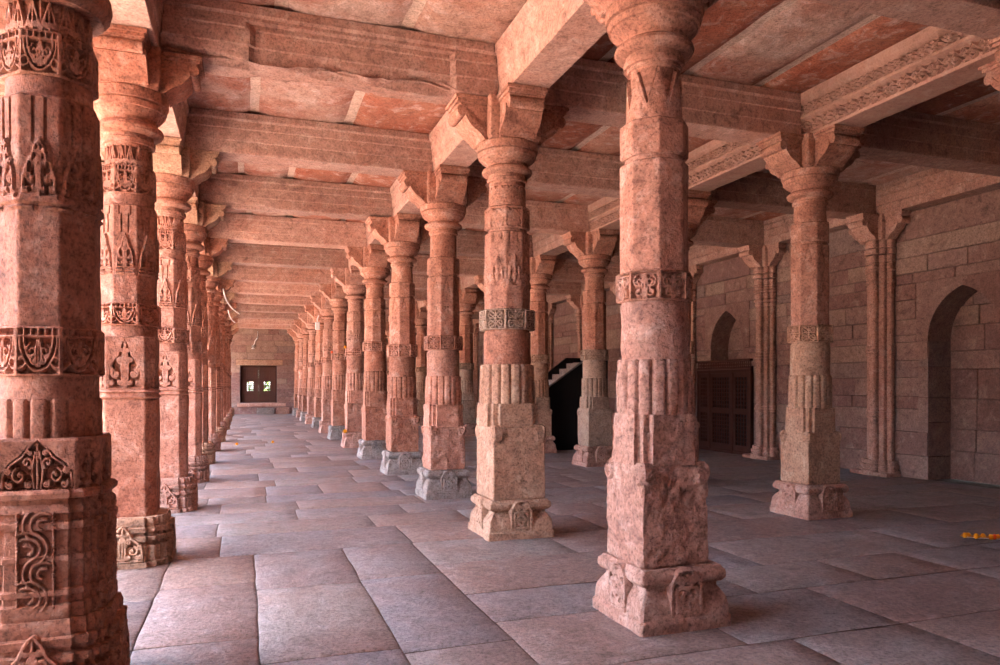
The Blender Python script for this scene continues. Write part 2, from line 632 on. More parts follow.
def bracket(mat, parent, zb, zt, reach=.37, root=.20, hw=.115, arms=(0, 1, 2, 3), loc=(0, 0, 0), seed=0, core=.18):
    mb = MB()
    section(mb, 'sq', [(zb, core - .012), (zb + .02, core), (zt - .03, core), (zt, core + .005)], dens=3)
    prof, q = arm_profile(zb, zt, reach, root)
    for k in arms:
        c, s = [(1, 0), (0, 1), (-1, 0), (0, -1)][k]
        loc_mb = MB()
        # side cheeks a little inset from the rim
        loc_mb.prism(prof, 'y', -hw, hw)
        rim = [(x + .004, z - .010 - .012 * math.sin(math.pi * i / (len(q) - 1))) for i, (x, z) in enumerate(q)] + [(x - .006, z + .022) for x, z in q[::-1]]
        loc_mb.prism(rim, 'y', -hw - .010, hw + .010)
        h = zt - zb
        loc_mb.box(core - .01, -hw - .010, zt - .17 * h, reach + .012, hw + .010, zt - .085 * h)
        loc_mb.box(core - .01, -hw - .022, zt - .085 * h, reach + .026, hw + .022, zt - .005 * h)
        V = np.concatenate(loc_mb.v)
        V = np.stack([V[:, 0] * c - V[:, 1] * s, V[:, 0] * s + V[:, 1] * c, V[:, 2]], 1)
        # worn edges
        V = V + fbm(V + seed * 3.1, 14, seed + 5, 2)[:, None] * .0025
        mb.add(V, loc_mb.f, .5)
    return mb.obj('bracket_capital', mat, parent, loc)

def capital(mat, parent, z0, z1, rn, rt, rl, seed=1, loc=(0, 0, 0), neck=True):
    """round moulded capital: neck, lower torus, throat and flaring upper mouldings; z0 neck .. z1 top"""
    mb = MB()
    h = z1 - z0
    Q = lambda t: z0 + h * t
    rows = [(Q(0), rn), (Q(.06), rn * 1.02), (Q(.07), rn * 1.12), (Q(.15), rn * 1.14), (Q(.17), rn * 1.04), (Q(.24), rn * 1.06)]
    rows += [(Q(.25), rl * .86), (Q(.29), rl * .97), (Q(.34), rl), (Q(.39), rl * .97), (Q(.43), rl * .86), (Q(.46), rl * .80)]
    rows += [(Q(.52), rl * .82), (Q(.56), rl * .90), (Q(.62), rt * .86), (Q(.66), rt * .885), (Q(.67), rt * .93), (Q(.77), rt * .955), (Q(.785), rt * .90), (Q(.80), rt * .99), (Q(.86), rt), (Q(.97), rt), (Q(1), rt * .97)]
    if not neck:      # drop the neck rings and let the torus sit straight on the drum
        rows = [(z0 + (z - Q(.25)) / .75, r) for z, r in rows[6:]]
    section(mb, 'circ', rows, nz_amp=.0022, seed=seed, nsc=11)
    return mb.obj('round_capital', mat, parent, loc, ang=30)

def square_base(mat, parent, hb, zt, carved=True, seed=1, chunk=.0):
    mb = MB()
    k = zt / .25
    rows = [(0, hb), (.045 * k, hb * 1.0), (.055 * k, hb * .965), (.075 * k, hb * .965), (.12 * k, hb * .93), (.15 * k, hb * .85), (.165 * k, hb * .80), (.18 * k, hb * .80),
            (.185 * k, hb * .87), (.20 * k, hb * .925), (.215 * k, hb * .93), (.232 * k, hb * .915), (.24 * k, hb * .87), (.25 * k, hb * .84)]
    section(mb, 'sq', rows, dens=10, nz=4, nz_amp=.005, seed=seed, nsc=8, chunk=chunk)
    b = mb.obj('base_plinth', mat, parent)
    for k4 in range(4):
        pm = MB()
        nx, ny = 30, 44
        u = np.linspace(-1, 1, nx)
        v = np.linspace(0, 1, ny)
        U, V = np.meshgrid(u, v)
        w, hh, zb = .078, .205 * k, .05 * k
        top = 1 - .16 * np.abs(U) ** 2.5
        X = U * w
        Z = zb + V * hh * top
        D = dist_to(U * (w / hh), V, st_niche(w / hh))
        m = np.clip((.075 - D) / .03, 0, 1)
        Yf = hb * .975 - .022 * (1 - m) - .012 * (V > .96)
        edge = (np.abs(U) > .99) | (V > .99) | (V < .01)
        Yf = np.where(edge, hb * .78, Yf)
        P = np.stack([X, -Yf, Z], -1)
        a = [0, math.pi / 2, math.pi, -math.pi / 2][k4]
        c, s = math.cos(a), math.sin(a)
        P = np.stack([P[..., 0] * c - P[..., 1] * s, P[..., 0] * s + P[..., 1] * c, P[..., 2]], -1)
        pm.grid(P)
        pm.obj('niche_panel', mat, b)
    return b

def column_plain(loc, p):
    """column type of the aisle's right row and of the hall beyond"""
    g = lambda k, d: p.get(k, d)
    root = empty('stone_column', loc)
    sd = g('seed', 1)
    ct = g('ct', 2.62)
    dx, ux = (g('dx', 0), 0, 0), (g('ux', g('dx', 0)), 0, 0)
    m0, m1, m2, m3 = g('m_base', GREY), g('m_block', PINK), g('m_band', TAN), g('m_shaft', PINK)
    hb, sb = g('hb', .218), g('sb', .165)
    q = sb / .165 * .5 + .5
    square_base(m0, root, hb, .25, seed=sd, chunk=g('bchunk', .012))
    rz = g('rough', .004)
    zblk, zred, zfl, zrd, zb0, zb1, zoct = g('z', (.74, .88, 1.13, 1.30, 1.33, 1.47, 2.03))
    mb = MB()
    section(mb, 'sq', [(.245, sb - .01), (.26, sb), (zblk - .02, sb), (zblk, sb - .008)], dens=g('kd', 18), nz=g('kn', 26), relief=f_curl, nz_amp=rz, seed=sd + 1, nsc=g('nsc', 9), chunk=g('chunk', .0))
    mb.obj('square_block', m1, root, dx)
    mb = MB()
    section(mb, 'cross', [(zblk - .01, sb * .985), (zblk + .01, sb * 1.0), (zred - .02, sb * .99), (zred, sb * .97)], dens=14, nz=12, nz_amp=rz, nsc=g('nsc', 9), seed=sd + 2, chunk=g('chunk', 0) * .6)
    section(mb, 'flute', [(zred - .005, sb * .99), (zred + .01, sb * 1.03), (zfl - .01, sb * 1.01), (zfl, sb * .97)], nz=16, nz_amp=rz * .7, nsc=g('nsc', 9), seed=sd + 3, chunk=g('chunk', 0) * .5)
    mb.obj('fluted_drum', m1, root, ux)
    mb = MB()
    rr = .150 * q
    section(mb, 'circ', [(zfl - .005, rr * .98), (zfl + .01, rr), (zrd, rr)], nz=5, nz_amp=rz * .8, seed=sd + 4, chunk=g('chunk', 0) * .4)
    section(mb, 'circ', [(zrd - .002, rr * .95), (zb0, rr * .95)])
    mb.obj('round_drum', g('m_round', m1), root, ux)
    mb = MB()
    section(mb, 'oct', bev(zb0, zb1, .166 * q + .004 + g('br', 0)), dens=g('bd', 32), nz=g('bn', 30), relief=carve(g('band', st_petals), .03, .02, .028), nz_amp=.0015, seed=sd + 5)
    mb.obj('carved_band', m2, root, ux)
    mb = MB()
    ro = .136 * (q * .6 + .4)
    section(mb, 'oct', bev(zb1 - .002, zoct, ro + .002), dens=16, nz=24, relief=g('panel', f_vee), nz_amp=.0025, seed=sd + 6, chunk=g('schunk', 0))
    section(mb, 'circ', [(zoct - .004, ro * .93), (zoct + .025, ro * .93)], nz_amp=.002, seed=sd)
    section(mb, 'oct', bev(zoct + .02, zoct + .17, ro * 1.02), dens=20, nz=14, relief=g('upper', None), nz_amp=.002, seed=sd + 7)
    section(mb, 'circ', [(zoct + .165, ro * .90), (ct - .27, ro * .87)], dens=24, nz=24, relief=g('leaf', None), nz_amp=.002, seed=sd + 8)
    mb.obj('upper_shaft', m3, root, ux)
    capital(g('m_cap', m3), root, ct - .275, ct, ro * .86, g('rt', .208), g('rl', .170), seed=sd + 9, loc=ux)
    bracket(g('m_brk', m3), root, ct - .005, ZB - .004, loc=ux, seed=sd, arms=g('arms', (0, 1, 2, 3)))
    return root

def redent_base(mat, parent, hb, zt, seed=1, carved=True):
    mb = MB()
    k = zt / .28
    rows = [(0, hb), (.03 * k, hb), (.035 * k, hb * .95), (.12 * k, hb * .94), (.13 * k, hb * .86), (.145 * k, hb * .86), (.15 * k, hb * .95), (.175 * k, hb * .96), (.18 * k, hb * .88),
            (.195 * k, hb * .88), (.20 * k, hb * .94), (.225 * k, hb * .95), (.23 * k, hb * .89), (.255 * k, hb * .90), (.28 * k, hb * .86)]
    section(mb, 'cross2', rows, dens=16, nz=3, nz_amp=.005, seed=seed, chunk=.012)
    b = mb.obj('base_plinth', mat, parent)
    for k4 in range(4):
        pm = MB()
        nx, ny = 56, 56
        U, V = np.meshgrid(np.linspace(-1, 1, nx), np.linspace(0, 1, ny))
        w, hh, zb = hb * .44, .21 * k, .035 * k
        top = 1 - .55 * np.abs(U) ** 1.3
        aa = w / hh
        D = dist_to(U * aa, V * top, st_palmette(aa))
        m = np.clip((.05 - D) / .025, 0, 1)
        Yf = hb * 1.0 - .026 * (1 - m)
        edge = (np.abs(U) > .99) | (V > .99) | (V < .01)
        Yf = np.where(edge, hb * .8, Yf)
        P = np.stack([U * w, -Yf, zb + V * hh * top], -1)
        a = k4 * math.pi / 2
        c, s = math.cos(a), math.sin(a)
        P = np.stack([P[..., 0] * c - P[..., 1] * s, P[..., 0] * s + P[..., 1] * c, P[..., 2]], -1)
        pm.grid(P)
        pm.obj('carved_scroll_panel', mat, b)
    return b

def column_carved(loc, p):
    """column type of the aisle's left row: tall chamfered block with a carved crest, octagon, leaf drum"""
    g = lambda k, d: p.get(k, d)
    root = empty('carved_stone_column', loc)
    sd = g('seed', 1)
    mm, mb_, ms = g('m', RED), g('m_base', TAN), g('m_shaft', RED)
    sb = g('sb', .165)
    redent_base(mb_, root, g('hb', .235), .27, sd)
    mb = MB()
    section(mb, 'cham', [(.262, sb - .006), (.27, sb), (.915, sb), (.925, sb - .006)], dens=14, nz=20, nz_amp=.004, seed=sd + 1, chunk=.006)
    section(mb, 'cham', [(.92, sb - .012), (.935, sb + .010), (.95, sb - .006), (.958, sb - .006), (.966, sb + .008), (.98, sb - .01)])
    mb.obj('chamfered_block', mm, root)
    mb = MB()
    section(mb, 'cham', bev(.975, 1.275, sb * .97), dens=46, nz=60, relief=carve(st_palmette, .022, .024, .022, rg_palmette), nz_amp=.002, seed=sd + 2)
    section(mb, 'circ', [(1.27, sb * .98), (1.34, sb * .96)], nz_amp=.002, seed=sd)
    mb.obj('crested_drum', mm, root)
    mb = MB()
    section(mb, 'oct', bev(1.335, 1.46, sb * 1.06), dens=30, nz=26, relief=carve(st_loop, .026, .022, .025), nz_amp=.0015, seed=sd + 3)
    mb.obj('carved_band', g('m_band', mm), root)
    mb = MB()
    ro = sb * .93
    section(mb, 'oct', bev(1.455, 2.01, ro), dens=34, nz=60, relief=f_panel, nz_amp=.0025, seed=sd + 4)
    section(mb, 'circ', [(2.0, ro * .93), (2.075, ro * .93)], nz_amp=.002, seed=sd)
    section(mb, 'oct', bev(2.07, 2.23, ro * .97), dens=30, nz=26, relief=carve(st_loop, .026, .022, .025), nz_amp=.0015, seed=sd + 5)
    section(mb, 'circ', [(2.225, ro * .88), (2.345, ro * .86)], dens=24, nz=26, relief=carve(st_leaves, .035, .016, .03), nz_amp=.0015, seed=sd + 6)
    mb.obj('upper_shaft', ms, root)
    capital(ms, root, 2.34, 2.66, ro * .86, .208, .182, sd + 7)
    bracket(g('m_brk', ms), root, 2.655, ZB - .004, seed=sd)
    return root

def column_front(loc):
    """the nearest, most richly carved column at the left edge"""
    root = empty('carved_stone_column', loc)
    redent_base(RED, root, .262, .275, 41)
    mb = MB()
    # lower block: stepped body with horizontal mouldings and upright ribs
    sb = .218
    rows = [(.268, sb * .97), (.285, sb), (.32, sb), (.325, sb * .95), (.345, sb * .95), (.35, sb * 1.0), (.365, sb * 1.0), (.37, sb * .95), (.45, sb * .945), (.455, sb * .985), (.47, sb * .985), (.475, sb * .94),
            (.55, sb * .94), (.555, sb * .99), (.575, sb * .99), (.58, sb * .94), (.60, sb * .94), (.605, sb * .985), (.62, sb * .97), (.63, sb * .92), (.645, sb * .92), (.65, sb * 1.0), (.665, sb * 1.01), (.675, sb * .95)]
    section(mb, 'cross2', rows, dens=14, nz=3, nz_amp=.004, seed=42, chunk=.008)
    blk = mb.obj('moulded_block', RED, root)
    for k4 in range(4):
        pm = MB()
        U, V = np.meshgrid(np.linspace(-1, 1, 44), np.linspace(0, 1, 80))
        w, hh, zb = sb * .33, .315, .30
        D = dist_to(U * (w / hh), V, st_scroll(w / hh))
        m = np.clip((.028 - D) / .014, 0, 1)
        Yf = sb * 1.02 - .022 * (1 - m)
        edge = (np.abs(U) > .99) | (V > .99) | (V < .01)
        Yf = np.where(edge, sb * .8, Yf)
        P = np.stack([U * w, -Yf, zb + V * hh], -1)
        a = k4 * math.pi / 2
        c, s = math.cos(a), math.sin(a)
        P = np.stack([P[..., 0] * c - P[..., 1] * s, P[..., 0] * s + P[..., 1] * c, P[..., 2]], -1)
        pm.grid(P)
        pm.obj('carved_scroll_panel', RED, blk)
    mb = MB()
    section(mb, 'cham', bev(.67, .835, .192), dens=56, nz=60, relief=carve(st_palmette, .022, .028, .022, rg_palmette), nz_amp=.003, seed=43, chunk=.006)
    section(mb, 'flute', [(.80, .172), (.83, .178), (.95, .176), (.958, .170)], nz=5, nz_amp=.003, seed=44)
    section(mb, 'circ', [(.95, .166), (1.035, .164)], nz=4, nz_amp=.003, seed=45)
    mb.obj('crested_drum', RED, root)
    mb = MB()
    section(mb, 'oct', bev(1.03, 1.186, .178), dens=44, nz=40, relief=carve(st_loop, .022, .022, .02), nz_amp=.0015, seed=46)
    mb.obj('carved_band', RED, root)
    mb = MB()
    section(mb, 'oct', bev(1.18, 1.915, .163), dens=30, nz=80, relief=f_front, nz_amp=.0025, seed=47)
    section(mb, 'circ', [(1.91, .148), (1.985, .146)], nz=3, nz_amp=.002, seed=48)
    mb.obj('octagonal_shaft', RED, root)
    mb = MB()
    section(mb, 'oct', bev(1.98, 2.12, .156), dens=40, nz=36, relief=carve(st_loop, .024, .02, .022), nz_amp=.0015, seed=49)
    section(mb, 'circ', [(2.115, .145), (2.222, .142)], dens=24, nz=30, relief=carve(st_leaves, .035, .016, .03), nz_amp=.0015, seed=50)
    mb.obj('leaf_band', RED, root)
    capital(RED, root, 2.218, 2.66, .135, .245, .212, 51, neck=False)
    bracket(RED, root, 2.655, ZB - .004, seed=52)
    root.scale = (.855, .855, 1)
    return root

def f_front(face, u, v, a):
    Y = (v - .56) / .26
    X = u * a / .26
    ok = (Y > 0) & (Y < 1)
    aa = .9 * a / .26
    D = dist_to(np.where(ok, X, 9), np.where(ok, Y, 9), st_palmette(aa))
    ins = ok & (rg_palmette(X, Y, aa) > .5)
    r = np.where(ins, np.clip((.042 - D) / .02, 0, 1) * .018 - .006, 0)
    bars = ((np.abs(v - .54) < .010) | (np.abs(v - .515) < .008)) & (np.abs(u) > .3 * (v > .53) * 0 + .0) & ((np.abs(u) > .3) | (v > .53))
    r = r + np.where(bars, .012, 0)
    groove = (np.abs(np.abs(u) - .30) < .07) & (v > .80) & (v < .98)
    return r - np.where(groove, .010, 0)

def pilaster(loc, mat, seed=1):
    """clustered wall pilaster facing -x with ribbed shafts and a three armed bracket"""
    root = empty('wall_pilaster', loc)
    mb = MB()
    def rib(y, r, x, rows):
        o = outline('cham', 3)
        P = np.stack([np.stack([x + rr * r * o['xy'][:, 0], y + rr * r * o['xy'][:, 1], np.full(len(o['u']), z)], -1) for z, rr in rows])
        return P
    RB = [(0, .050, -.10), (-.078, .036, -.055), (.078, .036, -.055), (-.138, .032, -.01), (.138, .032, -.01)]
    for y, r, x in RB:
        mb.grid(rib(y, r, x, [(.16, 1), (2.45, .96)]), True, True, True)
    shaft = mb.obj('ribbed_shaft', mat, root)
    mb = MB()
    for y, r, x in RB:
        for z0, z1, e in ((0, .06, 1.9), (.06, .085, 1.35), (.085, .125, 1.75), (.125, .17, 1.3)):
            mb.grid(rib(y * 1.32, r, x - .02, [(z0, e * .96), (z0 + .008, e), (z1 - .008, e), (z1, e * .96)]), True, True, True)
    mb.box(-.20, -.26, 0, .01, .26, .045, .006)
    mb.obj('ribbed_foot', mat, root)
    for bands in (((.64, .66, 1.2), (.67, .70, 1.35), (.71, .73, 1.2)), ((1.33, 1.36, 1.25), (1.37, 1.40, 1.4), (1.41, 1.44, 1.2))):
      mb = MB()
      for y, r, x in RB:
        for z0, z1, e in bands:
            mb.grid(rib(y, r, x, [(z0, e * .95), (z0 + .006, e), (z1 - .006, e), (z1, e * .95)]), True, True, True)
      mb.obj('ring_moulding', mat, root)
    mb = MB()
    for y, r, x in RB:
        for z0, z1, e in ((2.08, 2.12, 1.2), (2.14, 2.17, 1.45), (2.19, 2.26, 1.25), (2.27, 2.30, 1.6), (2.31, 2.34, 1.25), (2.35, 2.37, 1.5), (2.38, 2.45, 1.35), (2.46, 2.52, 1.7), (2.53, 2.62, 1.5)):
            mb.grid(rib(y, r, x, [(z0, e * .92), (z0 + .01, e), (z1 - .01, e), (z1, e * .92)]), True, True, True)
    mb.obj('capital_moulding', mat, root)
    bracket(mat, root, 2.615, ZB, reach=.36, root=.19, hw=.10, core=.15, arms=(1, 2, 3), seed=seed)
    for o in root.children:
        for v in o.data.vertices:
            v.co.x = min(v.co.x, .015 * S)
    return root

# ------------------------------------------------------------------ setting: floor, ceiling, walls
random.seed(11)
def courses(v0, v1, lo, hi, must=()):
    edges = [v0] + sorted(m for m in must if v0 < m < v1) + [v1]
    out = []
    for a, b in zip(edges[:-1], edges[1:]):
        n = max(1, round((b - a) / ((lo + hi) / 2)))
        w = [random.uniform(lo, hi) for _ in range(n)]
        s = sum(w)
        z = a
        for q in w:
            out.append((z, z + q * (b - a) / s))
            z += q * (b - a) / s
    return out

def blocks(u0, u1, v0, v1, lo, hi, llo, lhi, holes=()):
    """rectangles (u0,v0,u1,v1) of a coursed stone surface with rectangular holes"""
    must = sorted({h[1] for h in holes} | {h[3] for h in holes})
    for a, b in courses(v0, v1, lo, hi, must):
        spans = [(u0, u1)]
        for (h0, hv0, h1, hv1) in holes:
            if a < hv1 - 1e-6 and b > hv0 + 1e-6:
                spans = [q for s in spans for q in ((s[0], min(s[1], h0)), (max(s[0], h1), s[1])) if q[1] - q[0] > .02]
        for s0, s1 in spans:
            x = s0
            while x < s1 - 1e-6:
                L = random.uniform(llo, lhi)
                if s1 - (x + L) < llo * .6:
                    L = s1 - x
                yield (x, a, x + L, b)
                x += L

def floor():
    mb = MB()
    g = .0022
    slabs = [(b[1], b[0], b[3], b[2]) for b in blocks(YBACK, 4.6, XA - .25, 1.0, .38, .55, .5, 1.1)]
    slabs += list(blocks(XA - .25, WALL + .1, 4.6, YEND + .2, .36, .70, .45, 1.25)) + list(blocks(1.0, WALL + .1, YBACK, 4.6, .36, .72, .55, 1.35)) + list(blocks(XZ - 1.2, XA - .25, YBACK, YEND + .2, .4, .7, .5, 1.2))
    for (x, y, x1, y1) in slabs:
        dz = random.uniform(-.002, 0.0)
        tx, ty = random.uniform(-.003, .003), random.uniform(-.003, .003)
        nx, ny = max(2, int((x1 - x) / .12)), max(2, int((y1 - y) / .12))
        near = y < 9
        if not near:
            nx = ny = 2
        gx = np.concatenate([[x + g], np.linspace(x + g + .01, x1 - g - .01, nx), [x1 - g]])
        gq = .0055
        gy = np.concatenate([[y + gq], np.linspace(y + gq + .01, y1 - gq - .01, ny), [y1 - gq]])
        U, V = np.meshgrid(gx, gy)
        Z = np.full(U.shape, dz)
        Z[0, :] = Z[-1, :] = dz - .005
        Z[:, 0] = Z[:, -1] = dz - .005
        wob = np.zeros(U.shape)
        if near:
            P = np.stack([U, V, np.zeros(U.shape)], -1)
            Z = Z + .0035 * fbm(P, 3.5, 3, 3)
            U = U + np.where((U == gx[0]) | (U == gx[-1]), .006 * fbm(P, 7, 5, 2), 0)
            V = V + np.where((V == gy[0]) | (V == gy[-1]), .006 * fbm(P, 7, 8, 2), 0)
        mb.grid(np.stack([U, V, Z], -1), r=random.random())
    o = tag(mb.obj('floor', FLOOR), kind='structure')
    m2 = MB()
    m2.box(XZ - 1.25, YBACK, -.12, WALL + .5, YEND + .6, -.012)
    m2.obj('floor_bed', DUST, o)
    return o
floor()

mb = MB()
mb.box(-42, -30, -.25, XZ - 1.25, 60, -.06)
tag(mb.obj('courtyard_ground', COURT), kind='structure')

def ceiling():
    """flat slabs spanning from crossbeam to crossbeam"""
    mb = MB()
    m2 = MB()
    ys = [YBACK, -.9, .9] + YR + [YEND + .3]
    xs = [XZ - .5, XA, XB, XC, WALL + .4]
    random.seed(5)
    for i in range(len(ys) - 1):
        for j in range(len(xs) - 1):
            x = xs[j] + .06
            while x < xs[j + 1] - .06:
                w = random.uniform(.38, .78)
                if xs[j + 1] - .06 - (x + w) < .3:
                    w = xs[j + 1] - .06 - x
                dz = random.uniform(0, .005)
                y0, y1 = ys[i] + .05, ys[i + 1] - .05
                nx, ny = 8, 16
                U, V = np.meshgrid(np.linspace(x + .014, x + w - .014, nx), np.linspace(y0, y1, ny))
                P = np.stack([U, V, np.full(U.shape, i * 1.0)], -1)
                Z = ZC + .004 + dz + .004 * fbm(P, 3.0, 21, 4)
                Z[:, 0] = Z[:, -1] = ZC + .04
                U = U + (np.abs(U - U.mean()) > w * .45) * .012 * fbm(P, 5, 31, 2)
                mb.grid(np.stack([U, V, Z], -1), r=random.random())
                x += w
    m2.box(XZ - .5, YBACK, ZC + .032, WALL + .4, YEND + .4, ZC + .25)
    o = tag(mb.obj('ceiling', CEIL), kind='structure')
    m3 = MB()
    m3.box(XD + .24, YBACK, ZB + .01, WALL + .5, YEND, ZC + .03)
    tag(m3.obj('trim_1', DUST), kind='structure')
    m2.obj('mortar_bed', MORTAR, o)
ceiling()

def wall_blocks(mb, plane, face, sgn, u0, u1, v0, v1, holes=(), depth=.3, lo=.14, hi=.29, llo=.45, lhi=1.5):
    """coursed ashlar. plane 'x': wall lies in x = face, u is y; plane 'y': u is x. The visible side faces -axis when sgn = -1"""
    g = .0012
    for (u, v, uu, vv) in blocks(u0, u1, v0, v1, lo, hi, llo, lhi, holes):
        off = random.uniform(-.008, .004)
        nu, nv = max(2, int((uu - u) / .1)), max(2, int((vv - v) / .1))
        gu = np.concatenate([[u + g], np.linspace(u + g + .004, uu - g - .004, nu), [uu - g]])
        gv = np.concatenate([[v + g], np.linspace(v + g + .004, vv - g - .004, nv), [vv - g]])
        U, V = np.meshgrid(gu, gv)
        D = np.full(U.shape, off)
        P = np.stack([U, V, np.full(U.shape, face)], -1)
        D = D + .005 * fbm(P, 4, 13, 3)
        D[0, :] = D[-1, :] = .016
        D[:, 0] = D[:, -1] = .016
        A = face - sgn * D
        r = random.random()
        mb.grid(np.stack([A, U, V], -1) if plane == 'x' else np.stack([U, A, V], -1), r=r)

def arch_curve(c, hw, zs, za, n=18):
    """pointed arch from left spring to right spring as (u, z)"""
    k = (za - zs) / hw
    R = hw * (k * k + 1) / 2
    out = []
    t_end = math.acos(max(-1, min(1, (R - hw) / R)))
    for i in range(n + 1):
        t = t_end * i / n
        out.append((c - hw + R - R * math.cos(t), zs + R * math.sin(t)))
    right = [(2 * c - u, z) for u, z in out[::-1][1:]]
    return out + right

def niche(mb, c, hw, zs, za, z0, depth, zone):
    """spandrel stones of the zone round a pointed niche, its jambs, soffit and back"""
    cur = arch_curve(c, hw, zs, za)
    n = len(cur) // 2
    x0, z0z, x1, z1z = zone
    L = [(u, z) for u, z in cur[:n + 1]]
    R = [(u, z) for u, z in cur[n:]]
    f = WALL
    for poly, rr in (([(x0, zs)] + L + [(c, z1z), (x0, z1z)], .3), ([(x1, z1z), (c + .002, z1z)] + R + [(x1, zs)], .62)):
        mb.prism(poly, 'x', f - .004, f + depth, rr)
    # jambs below the spring and the back wall in courses
    for ju, s in ((c - hw, 1), (c + hw, -1)):
        for a, b in courses(z0, zs, .2, .36):
            mb.box(f + .002, min(ju, ju - s * .12), a + .003, f + depth, max(ju, ju - s * .12), b - .003, .004)
    g = .0015
    for (u, v, uu, vv) in blocks(c - hw - .02, c + hw + .02, z0, za + .05, .18, .34, .4, .9):
        d = random.uniform(0, .012)
        mb.box(f + depth - .01 + d, u + g, v + g, f + depth + .15, uu - g, vv - g, .006)

random.seed(23)
Z_TOP = 2.9
N1 = (5.435, .40, 1.47, 2.01)
N2 = (9.27, .39, 1.55, 2.12)
mb = MB()
holes = []
for (c, hw, zs, za) in (N1, N2):
    holes += [(c - hw, 0, c + hw, zs), (c - hw - .14, zs, c + hw + .14, za + .09)]
wall_blocks(mb, 'x', WALL, -1, YBACK, YEND, 0, ZB - .008, holes)
for (c, hw, zs, za) in (N1, N2):
    niche(mb, c, hw, zs, za, 0, .33, (c - hw - .14, zs, c + hw + .14, za + .09))
wr = tag(mb.obj('wall_right', WALLM, ang=30), kind='structure')
mb = MB()
def backing(y0, y1, z0=0, z1=ZB - .008):
    mb.box(WALL + .02, y0, z0, WALL + .5, y1, z1)
backing(YBACK, N1[0] - N1[1] - .1); backing(N1[0] + N1[1] + .1, N2[0] - N2[1] - .1); backing(N2[0] + N2[1] + .1, YEND)
for (c, hw, zs, za) in (N1, N2):
    backing(c - hw - .1, c + hw + .1, za + .08)
    mb.box(WALL + .34, c - hw - .1, 0, WALL + .5, c + hw + .1, za + .08)
mb.obj('wall_core', DUST, wr)

# end wall with a shuttered opening
DX0, DX1, DZ0, DZ1 = -.17, 1.05, .39, 1.71
random.seed(31)
mb = MB()
wall_blocks(mb, 'y', YEND, -1, XZ - .6, WALL + .1, 0, ZC, [(DX0, DZ0, DX1, DZ1), (DX0 - .14, DZ1, DX1 + .2, DZ1 + .2), (DX0 - .1, DZ0 - .13, DX1 + .3, DZ0)], lo=.17, hi=.28, llo=.3, lhi=1.1)
we = tag(mb.obj('wall_far', WALLM, ang=30), kind='structure')
mb = MB()
for a in ((XZ - .6, 0, DX0, ZC), (DX1, 0, WALL + .1, ZC), (DX0, 0, DX1, DZ0 - .02), (DX0, DZ1 + .02, DX1, ZC)):
    mb.box(a[0], YEND + .02, a[1], a[2], YEND + .45, a[3])
mb.obj('wall_core', DUST, we)
mb = MB()
mb.box(XZ - .5, YBACK - .4, 0, WALL + .4, YBACK, ZC)  # unseen wall set close behind the camera to block light from there
tag(mb.obj('added_blocker_back', WALLM), kind='structure')
mb = MB()
mb.box(XZ - .9, YBACK - .4, 0, XZ - .5, 1.0, ZC)  # unseen wall added to keep rear side light off the column fronts
tag(mb.obj('added_blocker_left', WALLM), kind='structure')
mb = MB()
mb.box(-19, -30, -.06, -16, 60, 4.6)  # unseen wing added to cut low sky light reaching the right side
mb.box(-19.2, -30.2, 4.6, -15.8, 60.2, 4.85)
tag(mb.obj('added_blocker_courtyard', WALLM), kind='structure')

# ------------------------------------------------------------------ beams
ORD = ['nearest', 'second', 'third', 'fourth', 'fifth', 'sixth', 'seventh', 'eighth', 'ninth', 'tenth', 'eleventh', 'twelfth', 'thirteenth', 'fourteenth']

